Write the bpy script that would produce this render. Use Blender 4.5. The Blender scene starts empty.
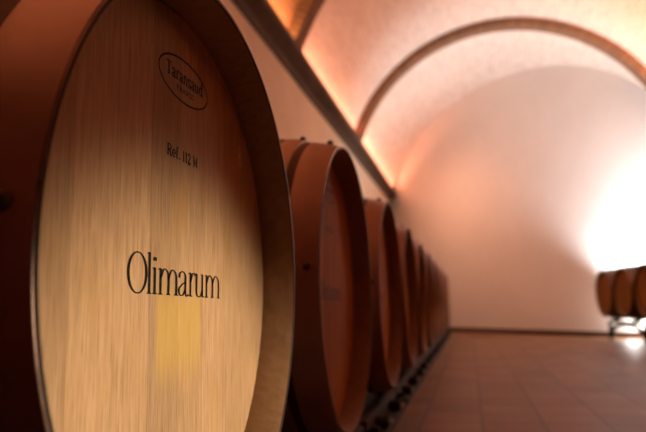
import bpy, bmesh, math, random
from mathutils import Vector, Matrix
random.seed(4)
PI = math.pi
H = 0.58                      # eye height above the floor
S = bpy.context.scene
COL = S.collection

# ------------------------------------------------------------------ helpers
def link(o, parent=None):
    COL.objects.link(o)
    if parent is not None:
        o.parent = parent
    return o

def obj(name, bm, mats, parent=None, loc=None, smooth=None):
    bmesh.ops.recalc_face_normals(bm, faces=bm.faces[:])
    me = bpy.data.meshes.new(name)
    bm.to_mesh(me); bm.free()
    if not isinstance(mats, (list, tuple)):
        mats = [mats]
    for m in mats:
        me.materials.append(m)
    if smooth is not None:
        me.polygons.foreach_set('use_smooth', [True] * len(me.polygons))
        me.set_sharp_from_angle(angle=math.radians(smooth))
    o = bpy.data.objects.new(name, me)
    if loc:
        o.location = loc
    return link(o, parent)

def empty(name, loc, rz=0.0):
    o = bpy.data.objects.new(name, None)
    o.empty_display_size = .1
    o.location = loc; o.rotation_euler = (0, 0, rz)
    return link(o)

def tag(o, label=None, cat=None, group=None, kind=None):
    if label: o['label'] = label
    if cat: o['category'] = cat
    if group: o['group'] = group
    if kind: o['kind'] = kind
    return o

def copy_tree(o, parent=None):
    c = o.copy(); COL.objects.link(c)
    if parent is not None:
        c.parent = parent
        c.matrix_parent_inverse = o.matrix_parent_inverse.copy()
    for ch in [x for x in o.children]:
        copy_tree(ch, c)
    return c

def box(bm, x0, x1, y0, y1, z0, z1, bev=0.0, mat=0):
    r = bmesh.ops.create_cube(bm, size=1.0)
    bmesh.ops.scale(bm, vec=(abs(x1 - x0), abs(y1 - y0), abs(z1 - z0)), verts=r['verts'])
    bmesh.ops.translate(bm, vec=((x0 + x1) / 2, (y0 + y1) / 2, (z0 + z1) / 2), verts=r['verts'])
    fs = {f for v in r['verts'] for f in v.link_faces}
    for f in fs: f.material_index = mat
    if bev > 0:
        es = list({e for v in r['verts'] for e in v.link_edges})
        bmesh.ops.bevel(bm, geom=es, offset=bev, segments=2, affect='EDGES', profile=.5)

def prism(bm, pts, axis, a, b):
    """closed polygon pts (2d) swept along an axis from a to b; a / b may be functions of (u, v)"""
    def P(u, v, w):
        return {'x': (w, u, v), 'y': (u, w, v), 'z': (u, v, w)}[axis]
    fa = a if callable(a) else (lambda u, v: a)
    fb = b if callable(b) else (lambda u, v: b)
    A = [bm.verts.new(P(u, v, fa(u, v))) for u, v in pts]
    B = [bm.verts.new(P(u, v, fb(u, v))) for u, v in pts]
    n = len(pts)
    bm.faces.new(A); bm.faces.new(B[::-1])
    for i in range(n):
        bm.faces.new((A[i], B[i], B[(i + 1) % n], A[(i + 1) % n]))

def lathe(bm, prof, seg=96, cz=0.0, closed=False, mats=None):
    """profile of (x, r) turned about the x axis at height cz"""
    rings = []
    for x, r in prof:
        if r < 1e-6:
            rings.append([bm.verts.new((x, 0, cz))])
        else:
            rings.append([bm.verts.new((x, r * math.cos(2 * PI * k / seg), cz + r * math.sin(2 * PI * k / seg))) for k in range(seg)])
    pairs = list(zip(range(len(rings) - 1), range(1, len(rings))))
    if closed: pairs.append((len(rings) - 1, 0))
    for n, (i, j) in enumerate(pairs):
        a, b = rings[i], rings[j]
        for k in range(seg):
            k2 = (k + 1) % seg
            if len(a) == 1 and len(b) == 1: continue
            if len(a) == 1: f = bm.faces.new((a[0], b[k], b[k2]))
            elif len(b) == 1: f = bm.faces.new((a[k], b[0], a[k2]))
            else: f = bm.faces.new((a[k], b[k], b[k2], a[k2]))
            if mats: f.material_index = mats[n]

def tube(bm, pts, r, seg=10):
    pts = [Vector(p) for p in pts]
    prev = None
    n = len(pts)
    up = Vector((0.13, 0.21, 0.97)).normalized()
    for i, p in enumerate(pts):
        d = (pts[min(i + 1, n - 1)] - pts[max(i - 1, 0)]).normalized()
        a = d.cross(up)
        if a.length < 1e-3: a = d.cross(Vector((1, 0, 0)))
        a.normalize(); b = d.cross(a).normalized()
        ring = [bm.verts.new(p + r * (math.cos(2 * PI * k / seg) * a + math.sin(2 * PI * k / seg) * b)) for k in range(seg)]
        if prev:
            for k in range(seg):
                bm.faces.new((prev[k], prev[(k + 1) % seg], ring[(k + 1) % seg], ring[k]))
        else:
            bm.faces.new(ring)
        prev = ring
    bm.faces.new(prev)

# ------------------------------------------------------------------ materials
class N:
    def __init__(s, name):
        s.m = bpy.data.materials.new(name); s.m.use_nodes = True
        s.t = s.m.node_tree; s.b = s.t.nodes['Principled BSDF']
    def new(s, kind, **kw):
        n = s.t.nodes.new(kind)
        for k, v in kw.items():
            if k in n.inputs: n.inputs[k].default_value = v
            else: setattr(n, k, v)
        return n
    def ln(s, a, b): s.t.links.new(a, b)
    def set(s, **kw):
        for k, v in kw.items(): s.b.inputs[k.replace('_', ' ')].default_value = v
    def coord(s, which='Object', scale=(1, 1, 1), rot=(0, 0, 0)):
        c = s.new('ShaderNodeTexCoord'); mp = s.new('ShaderNodeMapping')
        mp.inputs['Scale'].default_value = scale; mp.inputs['Rotation'].default_value = rot
        s.ln(c.outputs[which], mp.inputs['Vector']); return mp.outputs['Vector']
    def noise(s, vec, scale=5, detail=4, rough=.5, dist=0.0):
        n = s.new('ShaderNodeTexNoise'); n.inputs['Scale'].default_value = scale
        n.inputs['Detail'].default_value = detail; n.inputs['Roughness'].default_value = rough
        n.inputs['Distortion'].default_value = dist
        s.ln(vec, n.inputs['Vector']); return n.outputs['Fac']
    def ramp(s, fac, stops):
        r = s.new('ShaderNodeValToRGB'); e = r.color_ramp.elements
        while len(e) < len(stops): e.new(.5)
        for i, (p, c) in enumerate(stops):
            e[i].position = p; e[i].color = (*c, 1) if len(c) == 3 else c
        s.ln(fac, r.inputs['Fac']); return r.outputs['Color']
    def mix(s, fac, a, b, blend='MIX'):
        n = s.new('ShaderNodeMix', data_type='RGBA', blend_type=blend)
        for sock, v in ((0, fac), (6, a), (7, b)):
            if hasattr(v, 'is_linked'): s.ln(v, n.inputs[sock])
            elif sock == 0: n.inputs[0].default_value = v
            else: n.inputs[sock].default_value = (*v, 1)
        return n.outputs[2]
    def math(s, op, a, b=0.0, clamp=False):
        n = s.new('ShaderNodeMath', operation=op, use_clamp=clamp)
        for i, v in enumerate((a, b)):
            if hasattr(v, 'is_linked'): s.ln(v, n.inputs[i])
            else: n.inputs[i].default_value = v
        return n.outputs[0]
    def bump(s, h, strength=.3, dist=.01):
        n = s.new('ShaderNodeBump'); n.inputs['Strength'].default_value = strength; n.inputs['Distance'].default_value = dist
        s.ln(h, n.inputs['Height']); s.ln(n.outputs['Normal'], s.b.inputs['Normal'])

def mat_plaster(name, c1, c2, scale=2.0, streak=(1, 1, 1), rough=.9, bump=.25):
    n = N(name); v = n.coord('Object', streak)
    f = n.noise(v, scale, 6, .6); g = n.noise(v, scale * 14, 3, .6)
    n.ln(n.ramp(n.math('ADD', n.math('MULTIPLY', f, .75), n.math('MULTIPLY', g, .25)), [(.35, c1), (.65, c2)]), n.b.inputs['Base Color'])
    n.set(Roughness=rough); n.bump(g, bump, .01)
    return n.m

def mat_brick(name, c1, c2, mortar, sx, sy, bw=.27, bh=.07, msize=.012, soft=.5, bump=.4, wash=None):
    n = N(name); v = n.coord('UV', (sx, sy, 1))
    b = n.new('ShaderNodeTexBrick')
    n.ln(v, b.inputs['Vector'])
    b.inputs['Color1'].default_value = (*c1, 1); b.inputs['Color2'].default_value = (*c2, 1); b.inputs['Mortar'].default_value = (*mortar, 1)
    b.inputs['Scale'].default_value = 1; b.inputs['Mortar Size'].default_value = msize; b.inputs['Mortar Smooth'].default_value = soft
    b.inputs['Brick Width'].default_value = bw; b.inputs['Row Height'].default_value = bh
    f = n.noise(n.coord('Object'), 1.6, 6, .65)
    col = n.mix(n.math('MULTIPLY', f, .8), b.outputs['Color'], wash if wash else c2) if wash else n.mix(n.math('MULTIPLY', f, .5), b.outputs['Color'], c1)
    n.ln(col, n.b.inputs['Base Color']); n.set(Roughness=.92)
    n.bump(n.math('SUBTRACT', 1.0, b.outputs['Fac']), bump, .015)
    return n.m

def mat_oak_head(name, tone=1.0, stain=False):
    n = N(name)
    tc = n.new('ShaderNodeTexCoord'); sep = n.new('ShaderNodeSeparateXYZ'); n.ln(tc.outputs['Object'], sep.inputs[0])
    y, z = sep.outputs['Y'], sep.outputs['Z']
    # planks run upright, about 10 cm wide; each has a grey value of its own
    pl = n.math('FLOOR', n.math('DIVIDE', n.math('ADD', y, .5), .0985))
    wn = n.new('ShaderNodeTexWhiteNoise', noise_dimensions='1D'); n.ln(pl, wn.inputs['W'])
    off = n.new('ShaderNodeCombineXYZ'); n.ln(n.math('MULTIPLY', wn.outputs['Value'], 7.0), off.inputs['Z'])
    add = n.new('ShaderNodeVectorMath', operation='ADD'); n.ln(tc.outputs['Object'], add.inputs[0]); n.ln(off.outputs[0], add.inputs[1])
    mp = n.new('ShaderNodeMapping'); mp.inputs['Scale'].default_value = (1, 1, .035); n.ln(add.outputs[0], mp.inputs['Vector'])
    fine = n.noise(mp.outputs[0], 330, 3, .65)
    mp2 = n.new('ShaderNodeMapping'); mp2.inputs['Scale'].default_value = (1, 1, .07); n.ln(add.outputs[0], mp2.inputs['Vector'])
    broad = n.noise(mp2.outputs[0], 120, 4, .6, .2)
    mp3 = n.new('ShaderNodeMapping'); mp3.inputs['Scale'].default_value = (1, 1, .5); n.ln(add.outputs[0], mp3.inputs['Vector'])
    blot = n.noise(mp3.outputs[0], 9, 4, .55)
    tn = tone if isinstance(tone, tuple) else (tone,) * 3
    t = lambda c: tuple(k * q for k, q in zip(c, tn))
    col = n.ramp(broad, [(.25, t((.38, .22, .105))), (.5, t((.47, .285, .145))), (.75, t((.54, .345, .19)))])
    col = n.mix(n.math('MULTIPLY', n.math('SUBTRACT', blot, .5, True), 1.9, True), col, t((.43, .245, .075)))
    col = n.mix(n.math('MULTIPLY', n.ramp(fine, [(.38, (1, 1, 1)), (.5, (0, 0, 0))]), .48), col, t((.22, .115, .045)))
    val = n.new('ShaderNodeHueSaturation'); n.ln(col, val.inputs['Color'])
    n.ln(n.math('ADD', .85, n.math('MULTIPLY', wn.outputs['Value'], .27)), val.inputs['Value'])
    col = val.outputs[0]
    # joints between planks
    fr = n.math('FRACT', n.math('DIVIDE', n.math('ADD', y, .5), .0985))
    joint = n.math('GREATER_THAN', n.math('ABSOLUTE', n.math('SUBTRACT', fr, .5)), .4935)
    col = n.mix(n.math('MULTIPLY', joint, .4), col, t((.16, .08, .03)))
    if stain:   # the ochre varnish stain below the name
        def edge(v, a, b, s):
            r = n.new('ShaderNodeMapRange', interpolation_type='SMOOTHSTEP'); n.ln(v, r.inputs['Value'])
            r.inputs['From Min'].default_value = a; r.inputs['From Max'].default_value = b; return r.outputs[0]
        wob = n.math('ADD', z, n.math('MULTIPLY', n.math('SUBTRACT', broad, .5), .12))
        m = n.math('MULTIPLY', n.math('MULTIPLY', edge(y, -.086, -.076, 0), edge(y, .088, .078, 0)), n.math('MULTIPLY', edge(wob, -.20, -.12, 0), edge(wob, -.02, -.055, 0)))
        col = n.mix(n.math('MULTIPLY', m, .52), col, (.58, .36, .07))
        m2 = n.math('MULTIPLY', n.math('MULTIPLY', edge(y, -.04, -.03, 0), edge(y, .03, .02, 0)), n.math('MULTIPLY', edge(wob, .03, .09, 0), edge(wob, .17, .12, 0)))
        col = n.mix(n.math('MULTIPLY', m2, .35), col, (.46, .25, .06))
    n.ln(col, n.b.inputs['Base Color'])
    n.set(Roughness=.75); n.b.inputs['Specular IOR Level'].default_value = .15; n.bump(fine, .12, .002)
    return n.m

def mat_wood(name, c1, c2, axis=(.08, 1, 1), scale=60, rough=.6):
    n = N(name); v = n.coord('Object', axis)
    f = n.noise(v, scale, 5, .6, .3); g = n.noise(n.coord('Object'), 5, 3, .5)
    n.ln(n.ramp(n.math('ADD', n.math('MULTIPLY', f, .6), n.math('MULTIPLY', g, .4)), [(.3, c1), (.7, c2)]), n.b.inputs['Base Color'])
    n.set(Roughness=rough); n.b.inputs['Specular IOR Level'].default_value = .25; n.bump(f, .15, .003)
    return n.m

def mat_metal(name, c1, c2, metallic, rough, scale=8):
    n = N(name); f = n.noise(n.coord('Object'), scale, 6, .65)
    n.ln(n.ramp(f, [(.3, c1), (.7, c2)]), n.b.inputs['Base Color'])
    n.set(Metallic=metallic); 
    n.ln(n.math('ADD', rough - .1, n.math('MULTIPLY', f, .2)), n.b.inputs['Roughness'])
    n.bump(f, .05, .004)
    return n.m

M = {}
M['plaster'] = mat_plaster('wall plaster', (.82, .64, .45), (.90, .72, .54), 1.3)
M['plaster_back'] = mat_plaster('end wall plaster', (.78, .74, .70), (.84, .81, .77), .8)
M['vault'] = mat_brick('limewashed brick', (.72, .59, .49), (.55, .41, .32), (.82, .74, .66), 1, 1, .28, .075, .014, .8, .4, wash=(.80, .73, .66))
M['brick'] = mat_brick('bare red brick', (.45, .175, .07), (.30, .11, .045), (.30, .17, .10), 1, 1, .27, .07, .013, .3, .6)
M['rib'] = mat_brick('rib brick', (.21, .105, .05), (.14, .065, .03), (.24, .14, .085), 1, 1, .075, .28, .012, .3, .5)
M['brick_wall'] = mat_brick('dark red brick', (.16, .065, .035), (.11, .045, .025), (.14, .08, .05), 1, 1, .27, .07, .013, .3, .5)
M['stone'] = mat_plaster('ledge stone', (.085, .052, .032), (.14, .09, .058), 7, rough=.85)
M['base'] = mat_wood('baseboard wood', (.05, .022, .01), (.09, .04, .02), (1, 1, 1), 12)
M['oak'] = mat_oak_head('oak head', (1.1, .72, .36))  # orange tone stands in for the warm light on the heads past the first
M['oak_first'] = mat_oak_head('oak head with ochre stain', 1.0, True)
M['oak_far'] = mat_oak_head('oak head of the small casks', (.55, .38, .16))
M['chime'] = mat_wood('chime oak', (.19, .095, .04), (.31, .17, .08), (1, 3, .4), 40)
M['chime_end'] = mat_wood('darkened stave ends', (.035, .018, .012), (.06, .03, .018), (1, 3, 3), 40)
M['stave'] = mat_wood('wine red staves', (.045, .013, .009), (.075, .022, .013), (.06, 1, 1), 50, .55)
M['stave_oak'] = mat_wood('toasted oak staves', (.06, .028, .014), (.11, .055, .03), (.06, 1, 1), 50, .55)
M['hoop'] = mat_metal('red brown hoop paint', (.27, .15, .115), (.35, .20, .155), .3, .38)
M['hoop_dark'] = mat_metal('dark hoop steel', (.10, .045, .03), (.16, .08, .055), .6, .4)
M['steel_edge'] = mat_metal('worn steel edge', (.10, .055, .04), (.16, .09, .065), .8, .3, 30)
M['rivet'] = mat_metal('rivet steel', (.05, .025, .018), (.09, .05, .035), .6, .4, 30)
M['black_steel'] = mat_metal('black steel', (.007, .005, .004), (.016, .011, .009), .0, .7)
M['brown_steel'] = mat_metal('brown painted steel', (.04, .018, .01), (.07, .03, .017), .0, .6)
M['white_paint'] = mat_metal('pale lamp paint', (.70, .55, .48), (.78, .64, .56), 0, .5, 20)
M['bolt'] = mat_metal('bolt steel', (.30, .22, .17), (.42, .32, .25), .8, .35, 20)
def flat(name, c, rough=.6):
    n = N(name); f = n.noise(n.coord('Object'), 90, 2, .5)
    n.ln(n.ramp(f, [(.3, c), (.7, tuple(k * 1.35 for k in c))]), n.b.inputs['Base Color']); n.set(Roughness=rough); n.b.inputs['Specular IOR Level'].default_value = .1; return n.m
M['ink'] = flat('burnt black lettering', (.005, .003, .002))
M['ink_faint'] = flat('faded lettering', (.10, .05, .024))
M['chalk'] = flat('chalk', (.75, .58, .42), .9)

def mat_tiles():
    n = N('terracotta tiles'); v = n.coord('Object')
    mp = n.new('ShaderNodeMapping'); mp.inputs['Location'].default_value = (.26, .1, 0); n.ln(v, mp.inputs['Vector'])
    b = n.new('ShaderNodeTexBrick', offset=0.0, squash=1.0); n.ln(mp.outputs[0], b.inputs['Vector'])
    b.inputs['Scale'].default_value = 1; b.inputs['Brick Width'].default_value = .29; b.inputs['Row Height'].default_value = .29
    b.inputs['Mortar Size'].default_value = .008; b.inputs['Mortar Smooth'].default_value = .3
    b.inputs['Color1'].default_value = (.25, .115, .045, 1); b.inputs['Color2'].default_value = (.15, .066, .026, 1); b.inputs['Mortar'].default_value = (.07, .035, .02, 1)
    f = n.noise(v, 3.0, 6, .6)
    n.ln(n.mix(n.math('MULTIPLY', f, .4), b.outputs['Color'], (.20, .095, .042)), n.b.inputs['Base Color'])
    n.ln(n.math('ADD', .42, n.math('MULTIPLY', f, .2)), n.b.inputs['Roughness'])
    n.b.inputs['Specular IOR Level'].default_value = .3; n.bump(n.math('SUBTRACT', 1.0, b.outputs['Fac']), .25, .004)
    return n.m
M['tiles'] = mat_tiles()

# ------------------------------------------------------------------ the room
XC, ZC, RV = .703, 1.952 + H, 2.60          # axis height and radius of the barrel vault
XL, XR = -1.84, 2 * .703 + 1.84             # wall faces
YW, KW = 13.98, 1.089                       # the end wall stands aslant: y = YW - KW * x
Y0 = -3.0
yend = lambda x: YW - KW * x
LEDGE = 2.76 + H

bm = bmesh.new(); prism(bm, [(XL - .3, Y0 - .3), (XR + .3, Y0 - .3), (XR + .3, yend(XR + .3) + .3), (XL - .3, yend(XL - .3) + .3)], 'z', -.2, 0)
tag(obj('floor', bm, M['tiles']), kind='structure')

A0 = math.asin((2.60 - 1.952) / RV)
def arc(a, r): return XC - r * math.cos(a), ZC + r * math.sin(a)

RIBS = (2.34, 6.22, 10.24)
NARC = 72
def vault():
    bm = bmesh.new(); uv = bm.loops.layers.uv.new('UVMap')
    angs = [A0 + (PI - 2 * A0) * i / NARC for i in range(NARC + 1)]
    bounds = [Y0 - .1, RIBS[0], RIBS[1], RIBS[2], None]
    def quad(P, U, mi):
        vs = [bm.verts.new(p) for p in P]; f = bm.faces.new(vs); f.material_index = mi; f.smooth = True
        for l, u in zip(f.loops, U): l[uv].uv = u
    for i in range(NARC):
        a, b = angs[i], angs[i + 1]
        (xa, za), (xb, zb) = arc(a, RV), arc(b, RV)
        (oa, ha), (ob, hb) = arc(a, RV + .25), arc(b, RV + .25)
        sa, sb = a * RV, b * RV
        for s in range(4):
            y0 = bounds[s]
            ea = bounds[s + 1] if bounds[s + 1] is not None else yend(xa) + .02
            eb = bounds[s + 1] if bounds[s + 1] is not None else yend(xb) + .02
            mi = 1 if s <= 1 else 0
            quad([(xa, y0, za), (xa, ea, za), (xb, eb, zb), (xb, y0, zb)], [(y0, sa), (ea, sa), (eb, sb), (y0, sb)], mi)
            quad([(oa, y0, ha), (ob, y0, hb), (ob, eb, hb), (oa, ea, ha)], [(y0, sa), (y0, sb), (eb, sb), (ea, sa)], mi)
    bmesh.ops.remove_doubles(bm, verts=bm.verts[:], dist=1e-4)
    o = obj('ceiling', bm, [M['vault'], M['brick']])
    return tag(o, kind='structure')
vault()

def rib(idx, y0, depth=.26, drop=.12):
    bm = bmesh.new(); uv = bm.loops.layers.uv.new('UVMap')
    a1 = math.asin((2.72 - 1.952) / RV); angs = [a1 + (PI - 2 * a1) * i / NARC for i in range(NARC + 1)]
    for i in range(NARC):
        a, b = angs[i], angs[i + 1]
        ri, ro = RV - drop, RV + .02
        pr = [(ro, y0), (ri, y0), (ri, y0 + depth), (ro, y0 + depth)]
        per = [0, drop, drop + depth, 2 * drop + depth]
        for j in range(3):
            P = []
            for ang, k in ((a, j), (a, j + 1), (b, j + 1), (b, j)):
                x, z = arc(ang, pr[k][0]); P.append((bm.verts.new((x, pr[k][1], z)), (ang * RV, per[k])))
            f = bm.faces.new([p[0] for p in P])
            for l, p in zip(f.loops, P): l[uv].uv = p[1]
    bmesh.ops.remove_doubles(bm, verts=bm.verts[:], dist=1e-4)
    return tag(obj('trim_%d' % idx, bm, M['rib'], smooth=35), kind='structure')
for i, y in enumerate(RIBS): rib(i + 3, y)

def box_uv(o):
    me = o.data; uv = me.uv_layers.new(name='UVMap')
    for p in me.polygons:
        ax = max(range(3), key=lambda k: abs(p.normal[k]))
        for li in p.loop_indices:
            c = me.vertices[me.loops[li].vertex_index].co
            uv.data[li].uv = ((c.y, c.z), (c.x, c.z), (c.x, c.y))[ax]
    return o
# side walls, end wall, rear wall
bm = bmesh.new(); prism(bm, [(Y0 - .2, 0), (yend(XL) + .02, 0), (yend(XL) + .02, 2.62 + H), (Y0 - .2, 2.62 + H)], 'x', XL - .25, XL)
tag(obj('wall_left', bm, M['plaster']), kind='structure')
bm = bmesh.new(); prism(bm, [(Y0 - .2, 0), (yend(XR) + .02, 0), (yend(XR) + .02, 2.62 + H), (Y0 - .2, 2.62 + H)], 'x', XR, XR + .25)
tag(box_uv(obj('wall_right', bm, M['brick_wall'])), kind='structure')
bm = bmesh.new(); prism(bm, [(XL - .3, 0), (XR + .3, 0), (XR + .3, 5.6), (XL - .3, 5.6)], 'y', lambda u, v: yend(u), lambda u, v: yend(u) + .35)
tag(obj('wall_back', bm, M['plaster_back']), kind='structure')
bm = bmesh.new(); prism(bm, [(XL - .3, 0), (XR + .3, 0), (XR + .3, 5.6), (XL - .3, 5.6)], 'y', Y0 - .25, Y0)
tag(box_uv(obj('wall_front', bm, M['brick_wall'])), kind='structure')
bm = bmesh.new(); prism(bm, [(XL, 0), (XR, 0), (XR, .085), (XL, .085)], 'y', lambda u, v: yend(u) - .025, lambda u, v: yend(u) + .01)
tag(obj('baseboard_back', bm, M['base']), kind='structure')

# stone ledges that carry the light strips
def ledge(idx, s, xw):
    lip = xw + s * .19
    pts = [(xw - s * .02, LEDGE - .20), (xw + s * .03, LEDGE - .19), (xw + s * .05, LEDGE - .12), (lip - s * .03, LEDGE - .085), (lip - s * .012, LEDGE - .08), (lip, LEDGE - .065), (lip, LEDGE - .006), (lip - s * .006, LEDGE),
           (lip - s * .03, LEDGE), (lip - s * .03, LEDGE - .035), (xw - s * .02, LEDGE - .035)]
    bm = bmesh.new(); prism(bm, pts, 'y', Y0, lambda u, v: yend(u) + .01)
    return tag(obj('trim_%d' % idx, bm, M['stone']), kind='structure')
ledge(1, 1, XL); ledge(2, -1, XR)

# ------------------------------------------------------------------ lettering
def ribbon(bm, pts, width, x, closed=False):
    """a flat stroke of ink through 2-d points; width is a number or a function of (index, direction)"""
    n = len(pts); Lp = []; Rp = []
    for i, (y, z) in enumerate(pts):
        if closed: p, q = pts[(i - 1) % n], pts[(i + 1) % n]
        else: p, q = pts[max(i - 1, 0)], pts[min(i + 1, n - 1)]
        dy, dz = q[0] - p[0], q[1] - p[1]; l = math.hypot(dy, dz) or 1
        dy /= l; dz /= l
        w = (width(dy, dz) if callable(width) else width) / 2
        Lp.append(bm.verts.new((x, y - dz * w, z + dy * w))); Rp.append(bm.verts.new((x, y + dz * w, z - dy * w)))
    for i in range(n if closed else n - 1):
        j = (i + 1) % n
        bm.faces.new((Lp[i], Rp[i], Rp[j], Lp[j]))

def curve(ctrl, n=10):
    """smooth path through control points (Catmull-Rom)"""
    if len(ctrl) < 3: return ctrl
    out = []; P = [ctrl[0]] + list(ctrl) + [ctrl[-1]]
    for i in range(1, len(P) - 2):
        for k in range(n):
            t = k / n; a, b, c, d = P[i - 1], P[i], P[i + 1], P[i + 2]
            out.append(tuple(.5 * (2 * b[j] + (c[j] - a[j]) * t + (2 * a[j] - 5 * b[j] + 4 * c[j] - d[j]) * t * t + (3 * b[j] - a[j] - 3 * c[j] + d[j]) * t ** 3) for j in (0, 1)))
    out.append(ctrl[-1]); return out

def ell(cx, cz, rx, rz, a0=0, a1=360, n=36):
    return [(cx + rx * math.cos(math.radians(a0 + (a1 - a0) * k / n)), cz + rz * math.sin(math.radians(a0 + (a1 - a0) * k / n))) for k in range(n + 1)]

# every glyph lives in a box of width 1 and cap height 1: ('s' straight | 'c' curve | 'o' closed, points, weight)   weight: k thick, t thin, n by direction
X = .68
def serif(x, z=0.0, w=.16): return ('s', [(x - w, z + .012), (x + w, z + .012)], 't')
def arch(x0, x1, top=X):
    return ('c', [(x0, top * .62), (x0 + .35 * (x1 - x0), top * .96), (x0 + .7 * (x1 - x0), top * .97), (x1, top * .72), (x1, 0)], 'n')
G = {
 'O': [('o', ell(.5, .5, .44, .50)[:-1], 'n')],
 'l': [('s', [(.5, 1.05), (.5, 0)], 'k'), ('s', [(.1, 1.01), (.5, 1.05)], 't'), serif(.5, 0, .42)],
 'i': [('s', [(.5, X), (.5, 0)], 'k'), ('s', [(.1, X - .03), (.5, X)], 't'), serif(.5, 0, .42), ('s', [(.5, .855), (.5, .95)], 'd')],
 'm': [('s', [(.12, X), (.12, 0)], 'k'), ('s', [(.0, X - .03), (.12, X)], 't'), arch(.12, .5), arch(.5, .9), serif(.12, 0, .1), serif(.5, 0, .1), serif(.9, 0, .1)],
 'n': [('s', [(.18, X), (.18, 0)], 'k'), ('s', [(.0, X - .03), (.18, X)], 't'), arch(.18, .8), serif(.18, 0, .17), serif(.8, 0, .17)],
 'a': [('c', [(.12, X * .74), (.2, X * .93), (.45, X), (.68, X * .86), (.70, X * .6), (.70, .12), (.80, .0), (1.0, .06)], 'n'), ('c', [(.70, X * .58), (.35, X * .45), (.10, X * .25), (.2, .03), (.45, .03), (.70, .2)], 'n')],
 'r': [('s', [(.28, X), (.28, 0)], 'k'), ('s', [(.0, X - .03), (.28, X)], 't'), ('c', [(.28, X * .6), (.5, X * .92), (.75, X), (.9, X * .9)], 'n'), serif(.28, 0, .27)],
 'u': [('s', [(.72, X), (.72, 0)], 'k'), ('c', [(.16, X), (.16, .15), (.32, 0.01), (.55, .05), (.72, .22)], 'n'), ('s', [(.0, X - .02), (.16, X)], 't'), ('s', [(.56, X - .02), (.72, X)], 't'), serif(.83, 0, .11)],
 's': [('c', [(.82, X * .78), (.7, X * .97), (.4, X), (.16, X * .8), (.3, X * .58), (.7, X * .42), (.86, X * .2), (.65, .0), (.3, .0), (.12, .16)], 'n')],
 'd': [('s', [(.76, 1.05), (.76, 0)], 'k'), ('s', [(.5, 1.02), (.76, 1.05)], 't'), ('c', [(.76, X * .8), (.5, X), (.2, X * .84), (.1, X * .48), (.2, .1), (.5, 0), (.76, .15)], 'n'), serif(.86, 0, .12)],
 'T': [('s', [(.5, 1), (.5, 0)], 'k'), ('s', [(.02, .98), (.98, .98)], 't'), ('s', [(.03, 1), (.03, .76)], 't'), ('s', [(.97, 1), (.97, .76)], 't'), serif(.5, 0, .22)],
 'R': [('s', [(.22, 1), (.22, 0)], 'k'), ('c', [(.05, .98), (.5, .98), (.78, .9), (.82, .73), (.7, .56), (.25, .5)], 'n'), ('c', [(.45, .5), (.7, .3), (.8, .04), (1, .02)], 'k'), serif(.22, 0, .2)],
 'e': [('c', [(.15, X * .52), (.85, X * .52), (.8, X * .85), (.5, X), (.2, X * .84), (.1, X * .45), (.25, .07), (.55, .0), (.85, .14)], 'n')],
 'f': [('c', [(.95, .96), (.7, 1.04), (.45, .95), (.4, .7), (.4, 0)], 'n'), ('s', [(.1, X), (.8, X)], 't'), serif(.4, 0, .28)],
 '.': [('s', [(.5, 0), (.5, .12)], 'd')],
 '1': [('s', [(.5, 1), (.5, 0)], 'k'), ('s', [(.15, .84), (.5, 1)], 't'), serif(.5, 0, .35)],
 '2': [('c', [(.12, .74), (.2, .93), (.5, 1), (.8, .86), (.78, .64), (.5, .36), (.12, .02)], 'n'), ('s', [(.1, .03), (.9, .03)], 'k'), ('s', [(.9, .0), (.92, .2)], 't')],
 'M': [('s', [(.16, 1), (.16, 0)], 't'), ('s', [(.16, 1), (.5, .1)], 'k'), ('s', [(.5, .1), (.84, 1)], 't'), ('s', [(.84, 1), (.84, 0)], 'k'), serif(.16, 0, .14), serif(.84, 0, .14), serif(.1, .97, .1), serif(.9, .97, .1)],
 'F': [('s', [(.22, 1), (.22, 0)], 'k'), ('s', [(.05, .97), (.9, .97)], 't'), ('s', [(.22, .52), (.7, .52)], 't'), ('s', [(.9, 1), (.9, .75)], 't'), serif(.22, 0, .2)],
 'A': [('s', [(.5, 1), (.12, 0)], 't'), ('s', [(.46, 1), (.86, 0)], 'k'), ('s', [(.24, .33), (.7, .33)], 't'), serif(.12, 0, .14), serif(.86, 0, .14)],
 'N': [('s', [(.16, 1), (.16, 0)], 't'), ('s', [(.16, 1), (.84, 0)], 'k'), ('s', [(.84, 1), (.84, 0)], 't'), serif(.16, 0, .15), serif(.84, .97, .15)],
 'C': [('c', [(.9, .74), (.78, .95), (.5, 1), (.2, .84), (.1, .5), (.2, .16), (.5, 0), (.78, .06), (.92, .26)], 'n'), ('s', [(.9, 1), (.9, .72)], 't')],
 'E': [('s', [(.22, 1), (.22, 0)], 'k'), ('s', [(.05, .97), (.88, .97)], 't'), ('s', [(.22, .52), (.68, .52)], 't'), ('s', [(.05, .03), (.9, .03)], 't'), ('s', [(.88, 1), (.88, .77)], 't'), ('s', [(.9, .25), (.9, 0)], 't')],
}
def glyph(bm, ch, y0, y1, base, cap, thick, thin, x):
    """base may be a function of y (a slightly sloped line)"""
    bz = base if callable(base) else (lambda y: base)
    for kind, pts, wt in G[ch]:
        P = curve(pts) if kind == 'c' else pts
        Q = []
        for u, v in P:
            y = y0 + u * (y1 - y0); Q.append((y, bz(y) + v * cap))
        if wt == 'k': w = thick
        elif wt == 't': w = thin
        elif wt == 'd': w = thick * 1.5
        else: w = lambda dy, dz: thin + (thick - thin) * abs(dz) ** 2
        ribbon(bm, Q, w, x, kind == 'o')

def text(bm, s, widths, y0, y1, base, cap, thick, thin, x):
    tot = sum(widths); y = y0
    for ch, w in zip(s, widths):
        d = w / tot * (y1 - y0)
        if ch != ' ': glyph(bm, ch, y + .06 * d, y + .94 * d, base, cap, thick, thin, x)
        y += d

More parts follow.
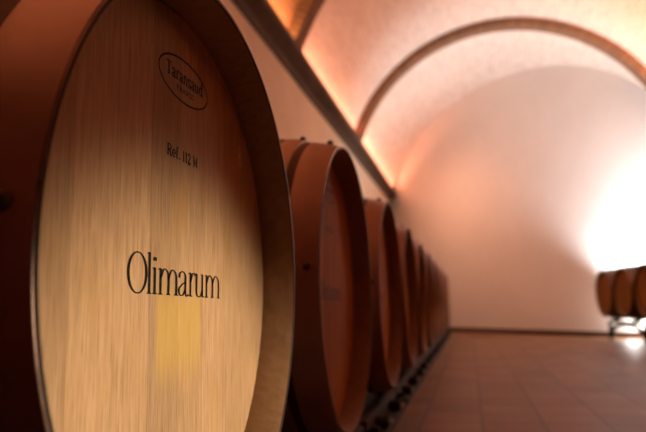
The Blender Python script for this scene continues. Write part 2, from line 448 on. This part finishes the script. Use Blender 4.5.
# coordinates measured on the head, relative to its centre
CY, CZ = .983, .060
def marks(x):
    """the three printed marks of a head: name, maker's oval, reference number"""
    name = bmesh.new()
    bl = lambda y: .0235 - CZ - .0165 * (y + .08)
    for ch, a, b in (('O', .812, .871), ('l', .868, .885), ('i', .885, .902), ('m', .904, .974), ('a', .973, 1.014), ('r', 1.013, 1.044), ('u', 1.040, 1.084), ('m', 1.082, 1.154)):
        glyph(name, ch, a - CY, b - CY, bl, .0585, .0076, .0018, x)
    logo = bmesh.new()
    cy, cz = .990 - CY, .3865 - CZ
    ribbon(logo, ell(cy, cz, .0965, .0372, n=72)[:-1], .0036, x, True)
    text(logo, 'Taransaud', [1.15, .85, .7, .85, .95, .75, .85, .95, 1.0], .918 - CY, 1.066 - CY, lambda y: .3815 - CZ + .02 * (y + .06), .0225, .0050, .0019, x)
    text(logo, 'FRANCE', [1, 1.05, 1.1, 1.1, 1.05, 1], .957 - CY, 1.026 - CY, .3655 - CZ, .0085, .0024, .0013, x)
    ref = bmesh.new()
    text(ref, 'Ref. 112 M', [1.15, .8, .65, .45, .4, .6, .6, .8, .4, 1.3], .925 - CY, 1.046 - CY, .2475 - CZ, .0182, .0046, .0018, x)
    return (('lettering', name), ('maker_mark', logo), ('lettering', ref))

# ------------------------------------------------------------------ casks
def ring_strip(bm, r, x0, x1, th=.0035, seg=96, cz=0.0):
    """a steel hoop that follows the curve r(x); last strip of faces is its worn front edge"""
    n = 5
    xs = [x0 + (x1 - x0) * i / n for i in range(n + 1)]
    outer = [(x, r(x) + th) for x in xs]; inner = [(x, r(x) - .001) for x in reversed(xs)]
    outer[0] = (x0, r(x0) + th * .6); outer[-1] = (x1, r(x1) + th * .5)
    outer.insert(-1, (x1 - .0012, r(x1) + th))
    prof = outer + inner
    mats = [0] * len(prof); mats[n] = 1; mats[n + 1] = 1
    lathe(bm, prof, seg, cz, True, mats)

def stud(r=.0105, h=.013):
    bm = bmesh.new()
    lathe(bm, [(0, r), (h * .45, r * .97), (h * .8, r * .7), (h, r * .3), (h, 0)], 16)
    return bm

def make_cask(L, Rh, Rb, rin, recess, staves, hoops, hoopmats, headmat, marked, seg=96, rivets=True):
    root = empty('wine_cask', (0, 0, 0))
    r = lambda x: Rh + (Rb - Rh) * (1 - (2 * x / L) ** 2)
    bm = bmesh.new(); xs = [-L / 2 + .006 + (L - .012) * i / 24 for i in range(25)]
    lathe(bm, [(x, r(x)) for x in xs], seg, Rb)
    obj('staves', bm, staves, root, smooth=40)
    for s in (1, -1):
        h = L / 2
        bm = bmesh.new()
        lathe(bm, [(s * (h - .0065), r(h - .0065) - .0004), (s * (h - .001), Rh - .0018), (s * h, Rh - .004), (s * h, rin + .002), (s * (h - .002), rin), (s * (h - recess), rin - .010), (s * (h - recess - .03), rin - .010)], seg, Rb, mats=[1, 1, 1, 1, 0, 0])
        obj('chime', bm, [M['chime'], M['chime_end']], root, smooth=40)
        bm = bmesh.new(); hr = rin - .0095
        lathe(bm, [(0, 0), (0, hr - .006), (-s * .004, hr), (-s * .03, hr), (-s * .03, 0)], seg)
        hd = obj('head', bm, headmat, root, (s * (h - recess), 0, Rb), smooth=30)
        if s == 1 and marked:
            for nm, b in marks(.0006):
                o = obj(nm, b, marked, hd)
    for o0, o1, s in hoops:
        bm = bmesh.new(); h = L / 2
        if s == 1: ring_strip(bm, r, h - o1, h - o0, seg=seg, cz=Rb)
        else: ring_strip(bm, r, -h + o0, -h + o1, seg=seg, cz=Rb)
        hp = obj('hoop', bm, hoopmats, root, smooth=40)
        if rivets and s == 1 and o0 < .2:
            spots = [(.040, 102), (.031, 174.5)] if o0 < .05 else [(.130, 102)]
            for off, deg in spots:
                a = math.radians(deg); x = h - off; rr = r(x) + .003
                rv = obj('rivet', stud(), M['rivet'], hp, (x, rr * math.cos(a), Rb + rr * math.sin(a)), smooth=50)
                rv.rotation_euler = Vector((0, math.cos(a), math.sin(a))).to_track_quat('X', 'Z').to_euler()
    return root

BIG = dict(L=1.10, Rh=.460, Rb=.530, rin=.4525, recess=.070)
HOOPS = [(.0005, .088, 1), (.113, .17, 1), (.33, .375, 1), (.33, .375, -1), (.115, .165, -1), (.0005, .095, -1)]
HM = [M['hoop'], M['steel_edge']]
first = make_cask(**BIG, staves=M['stave'], hoops=HOOPS, hoopmats=HM, headmat=M['oak_first'], marked=M['ink'], seg=160)
# a chalked figure near the far edge of the nearest head
head = [c for c in first.children if c.name.startswith('head') and c.location.x > 0][0]
bm = bmesh.new()
cy, cz = 1.262 - CY, .318 - CZ
ribbon(bm, ell(cy - .001, cz + .011, .0075, .0095, n=24)[:-1], .0013, .0006, True)
ribbon(bm, ell(cy + .001, cz - .010, .0085, .011, n=24)[:-1], .0013, .0006, True)
ch = obj('chalk_mark', bm, M['chalk'], head); ch['label'] = 'faint chalked figure'
second = make_cask(**BIG, staves=M['stave'], hoops=HOOPS, hoopmats=HM, headmat=M['oak'], marked=M['ink_faint'])

row_labels = [
 'big wine cask with black name printed on its pale head, nearest the camera',
 'big red-brown hooped cask directly behind the nearest one, faded print on its head',
 'third cask of the left row, its whole narrow oak head showing',
 'fourth cask from the camera in the left row',
 'fifth cask from the camera in the left row',
 'sixth cask from the camera in the left row',
 'seventh cask from the camera in the left row',
 'fourth cask from the far end of the left row',
 'third cask from the far end of the left row',
 'next-to-last cask at the far end of the left row',
 'last cask of the left row, closest to the back wall']
ys = [.9834, 2.099, 3.272, 4.40, 5.50, 6.60, 7.70, 8.80, 9.90, 11.0, 12.1]
AX = H + .059                                  # height of the cask axis
for i, y in enumerate(ys):
    o = first if i == 0 else (second if i == 1 else copy_tree(second))
    xf = -.3914 if i == 0 else -.379
    o.location = (xf - BIG['L'] / 2, y, AX - BIG['Rb'])
    if i > 1: o.rotation_euler = (0, 0, math.radians(random.uniform(-.4, .4)))
    tag(o, row_labels[i], 'cask', 'big casks of the left row')

out = copy_tree(second); out.location = (-.379 - BIG['L'] / 2, -.134, AX - BIG['Rb'])
tag(out, 'big cask standing just outside the left edge of the photo, before the nearest one', 'cask', 'big casks of the left row')

# roller cradles under the big casks
def make_cradle():
    root = empty('cask_cradle', (0, 0, 0))
    gap = AX - BIG['Rb']
    R = BIG['Rb'] - .012
    for s in (1, -1):
        bm = bmesh.new()
        xm = s * .36
        rr = BIG['Rh'] + (BIG['Rb'] - BIG['Rh']) * (1 - (2 * xm / BIG['L']) ** 2) + .006
        pts = [(-.47, 0.02), (-.47, .075), (-.30, .115)]
        top = [(rr * math.sin(math.radians(a)), AX - rr * math.cos(math.radians(a))) for a in range(-28, 29, 4)]
        top = [(u, max(v, .035)) for u, v in top]
        pts += top + [(.30, .115), (.47, .075), (.47, .02)]
        prism(bm, pts, 'x', xm - .03, xm + .03)
        obj('saddle', bm, M['black_steel'], root)
    for s in (1, -1):
        bm = bmesh.new(); box(bm, -.52, .52, s * .40 - .025, s * .40 + .025, .02, .06, .004)
        obj('rail', bm, M['black_steel'], root)
    for s in (1, -1):                                   # long beams along the row, front one seen from the aisle
        bm = bmesh.new(); box(bm, s * .47 - .02, s * .47 + .02, -.54, .54, .06, .105, .004)
        obj('beam', bm, M['brown_steel'], root)
        bm = bmesh.new(); box(bm, s * .52 - .03, s * .52 + .03, -.53, .53, 0, .035, .004)
        obj('foot', bm, M['black_steel'], root)
        for y in (-.29, .21):
            bm = bmesh.new()
            lathe(bm, [(-.03, 0), (-.03, .02), (-.024, .026), (.024, .026), (.03, .02), (.03, 0)], 20)
            w = obj('roller', bm, M['black_steel'], root, (s * .52, y, .06), smooth=40)
            bm = bmesh.new()
            lathe(bm, [(0, 0), (0, .013), (.012, .013), (.016, .009), (.016, 0)], 6)
            obj('bolt', bm, M['bolt'], w, (s * .03, 0, 0)).rotation_euler = (0, 0, 0 if s > 0 else PI)
    return root
cr_labels = ['nearest the camera, printed with a name', 'second from the camera', 'third from the camera', 'fourth from the camera', 'fifth from the camera', 'sixth from the camera',
             'seventh from the camera', 'fourth from the far end', 'third from the far end', 'next to last in the row', 'last in the row']
cr = make_cradle()
o = copy_tree(cr); o.location = (-.379 - BIG['L'] / 2, -.134, 0)
tag(o, 'black steel floor cradle under the cask just outside the left edge of the photo', 'cradle', 'cradles under the left row')
for i, y in enumerate(ys):
    o = cr if i == 0 else copy_tree(cr)
    o.location = (-.379 - BIG['L'] / 2, y, 0)
    tag(o, 'black steel floor cradle under the left-row cask ' + cr_labels[i], 'cradle', 'cradles under the left row')

# small casks on the right, heads to the aisle
SM = dict(L=.88, Rh=.342, Rb=.384, rin=.328, recess=.04)
HS = [(.0005, .045, 1), (.075, .11, 1), (.27, .31, 1), (.27, .31, -1), (.075, .11, -1), (.0005, .045, -1)]
sm = make_cask(**SM, staves=M['stave_oak'], hoops=HS, hoopmats=[M['hoop_dark'], M['steel_edge']], headmat=M['oak_far'], marked=None, seg=64, rivets=False)
sm.name = 'wine_barrel'
XF, ZB = 1.95, H + .12
PHI = math.radians(7.5)                     # the right row fans out a little towards the camera
def right(d, u): return (XF + d * math.sin(PHI) + u * math.cos(PHI), 10.42 - d * math.cos(PHI) + u * math.sin(PHI))
sy = [0, .775, 1.55, 2.325]
sl = ['leftmost small oak barrel on the right, nearest the back wall', 'small oak barrel second from the back wall, on the right rack',
      'small oak barrel third from the back wall, on the right rack', 'small oak barrel cut off by the right edge of the photo']
for i, y in enumerate(sy):
    o = sm if i == 0 else copy_tree(sm)
    o.location = (*right(y, SM['L'] / 2), ZB - SM['Rb']); o.rotation_euler = (0, 0, PI + PHI)
    tag(o, sl[i], 'barrel', 'small barrels on the right')

def make_rack(y0, y1):
    """two-barrel rack: curved saddles on rails, splayed legs with crossing braces"""
    root = empty('barrel_rack', (*right((y0 + y1) / 2, SM['L'] / 2), 0), PHI)
    half = abs(y1 - y0) / 2
    for s in (-1, 1):
        x = s * .27
        rr = SM['Rh'] + (SM['Rb'] - SM['Rh']) * (1 - (2 * x / SM['L']) ** 2) + .027
        for c in (-half, half):
            bm = bmesh.new()
            tube(bm, [(x, c + rr * math.sin(math.radians(a)), ZB - rr * math.cos(math.radians(a))) for a in range(-46, 47, 4)], .022)
            obj('saddle', bm, M['black_steel'], root, smooth=60)
        zr = ZB - rr - .012
        bm = bmesh.new(); box(bm, x - .02, x + .02, -half - .33, half + .33, zr - .035, zr, .004)
        obj('rail', bm, M['black_steel'], root)
        for c in (-half - .30, half + .30):
            bm = bmesh.new(); tube(bm, [(x, c, zr - .01), (x, c, .02)], .026)
            box(bm, x - .04, x + .04, c - .04, c + .04, 0, .012, .002)
            obj('leg', bm, M['black_steel'], root, smooth=50)
        for d in (-1, 1):
            bm = bmesh.new()
            tube(bm, [(x + .02 * d, d * (half + .28) * math.cos(math.radians(a)) , .05 + (zr - .10) * math.sin(math.radians(a)) ** .8) for a in range(0, 91, 6)] +
                     [(x + .02 * d, -d * (half + .28) * math.sin(math.radians(a)), .05 + (zr - .10) * max(math.cos(math.radians(a)), 0) ** .8) for a in range(6, 91, 6)], .020)
            obj('brace', bm, M['black_steel'], root, smooth=60)
    for c in (-half - .30, half + .30):
        bm = bmesh.new(); tube(bm, [(-.27, c, .10), (.27, c, .10)], .014)
        obj('cross_bar', bm, M['black_steel'], root, smooth=60)
    return root
tag(make_rack(sy[0], sy[1]), 'black tubular rack on the floor under the two barrels nearest the back wall', 'rack', 'racks under the small barrels')
tag(make_rack(sy[2], sy[3]), 'black tubular rack on the floor at the right edge, nearer the camera', 'rack', 'racks under the small barrels')

# ------------------------------------------------------------------ lamps
def area(name, loc, sx, sy, power, color, direction, spread=180):
    d = bpy.data.lights.new(name, 'AREA'); d.shape = 'RECTANGLE'; d.size = sx; d.size_y = sy; d.energy = power; d.color = color
    d.spread = math.radians(spread)
    o = bpy.data.objects.new(name, d); o.location = loc
    o.rotation_euler = Vector(direction).to_track_quat('-Z', 'Y').to_euler(); COL.objects.link(o); return o
def spot(name, loc, aim, power, color, cone, blend, radius):
    d = bpy.data.lights.new(name, 'SPOT'); d.energy = power; d.color = color; d.spot_size = math.radians(cone); d.spot_blend = blend; d.shadow_soft_size = radius
    o = bpy.data.objects.new(name, d); o.location = loc
    o.rotation_euler = (Vector(aim) - Vector(loc)).to_track_quat('-Z', 'Y').to_euler(); COL.objects.link(o); return o

# light strips lying behind the lip of each ledge, shining up the vault
def strip(name, x, y0, y1, power, color, tilt, spread):
    d = bpy.data.lights.new(name, 'AREA'); d.shape = 'RECTANGLE'; d.size = .025; d.size_y = y1 - y0; d.energy = power; d.color = color
    o = bpy.data.objects.new(name, d); o.location = (x, (y0 + y1) / 2, LEDGE - .02)
    d.spread = math.radians(spread)
    o.rotation_euler = (PI, math.radians(tilt), 0); COL.objects.link(o); return o
LED = (1.0, .34, .19)
strip('light strip left', XL + .13, 6.5, 10.2, 19, LED, 14, 112)
strip('light strip left end', XL + .13, 10.5, 15.6, 34, LED, 12, 112)
strip('light strip left front', XL + .13, -1.0, 4.5, 195, (1, .60, .42), 30, 100)
strip('light strip left bricks', XL + .13, 4.6, 6.2, 12, (1, .50, .24), 14, 112)
strip('light strip right', XR - .13, 6.5, 10.2, 135, (1.0, .48, .30), -14, 130)
strip('light strip right front', XR - .13, -1.0, 6.2, 75, (1, .60, .42), -20, 112)

# white work lamp low behind the small barrels, washing the end wall
spot('wash lamp', (3.10, 9.40, H + .28), (3.10 - 1.5, 9.40 + 2.45, H + .28 + 2.25), 780, (.92, .96, 1), 116, 1.0, .13)
d = bpy.data.lights.new('floor lamp', 'POINT'); d.energy = 24; d.color = (1, .94, .88); d.shadow_soft_size = .05
o = bpy.data.objects.new('floor lamp', d); o.location = (2.45, 10.98, .30); COL.objects.link(o)
spot('wall lamp', (2.24, 11.0, .52), (2.16, 11.08, 2.52), 265, (.96, .97, 1), 108, .7, .10)

# little lamp standing at the far end of the left ledge, turned to the end wall
lx, ly = XL + .155, 12.7
lamp = tag(empty('ledge_lamp', (lx, ly, LEDGE - .035)), 'tiny pale lamp standing on the left stone ledge near its far end', 'lamp')
bm = bmesh.new(); box(bm, -.022, .022, -.03, .03, 0, .012, .003); box(bm, -.005, .005, -.008, .008, .01, .07, .001)
obj('bracket', bm, M['bolt'], lamp)
dirv = Vector((.1, 13.8, 1.0)) - Vector((lx, ly, LEDGE + .08))
q = dirv.to_track_quat('X', 'Z')
bm = bmesh.new(); lathe(bm, [(-.05, 0), (-.05, .018), (-.035, .030), (.03, .036), (.03, .032), (.01, .028), (.01, 0)], 24)
hs = obj('housing', bm, M['white_paint'], lamp, (0, 0, .095), smooth=40); hs.rotation_euler = q.to_euler()
lp = Vector((lx, ly, LEDGE + .06)) + dirv.normalized() * .05
spot('ledge lamp', lp, lp + dirv, 118, (1, .44, .26), 150, 1.0, .03)

# warm lamp standing low in the aisle, aimed at the nearest cask
spot('aisle lamp', (1.7, 1.16, H - .10), (-.46, .99, H - .42), 240, (1.0, .87, .66), 37, .62, .05)

# ------------------------------------------------------------------ world, camera, view
w = bpy.data.worlds.new('World'); S.world = w; w.use_nodes = True
w.node_tree.nodes['Background'].inputs[0].default_value = (.02, .012, .01, 1)
w.node_tree.nodes['Background'].inputs[1].default_value = .3

yaw, pitch, roll, f = .22, .1394, -.0174, 644.446
fw = Vector((-math.sin(yaw) * math.cos(pitch), math.cos(yaw) * math.cos(pitch), math.sin(pitch)))
rt = Vector((math.cos(yaw), math.sin(yaw), 0)); up = rt.cross(fw)
r2 = math.cos(roll) * rt + math.sin(roll) * up; u2 = -math.sin(roll) * rt + math.cos(roll) * up
cd = bpy.data.cameras.new('Camera'); cam = bpy.data.objects.new('Camera', cd); COL.objects.link(cam)
cam.matrix_world = Matrix(((r2.x, u2.x, -fw.x, 0), (r2.y, u2.y, -fw.y, 0), (r2.z, u2.z, -fw.z, H), (0, 0, 0, 1)))
cd.sensor_width = 36; cd.lens = f / 646 * 36; cd.clip_start = .02; cd.clip_end = 60
cd.dof.use_dof = True; cd.dof.focus_distance = 1.02; cd.dof.aperture_fstop = 3.2
S.camera = cam
S.view_settings.view_transform = 'Standard'; S.view_settings.look = 'None'
S.view_settings.exposure = 0; S.view_settings.gamma = 1
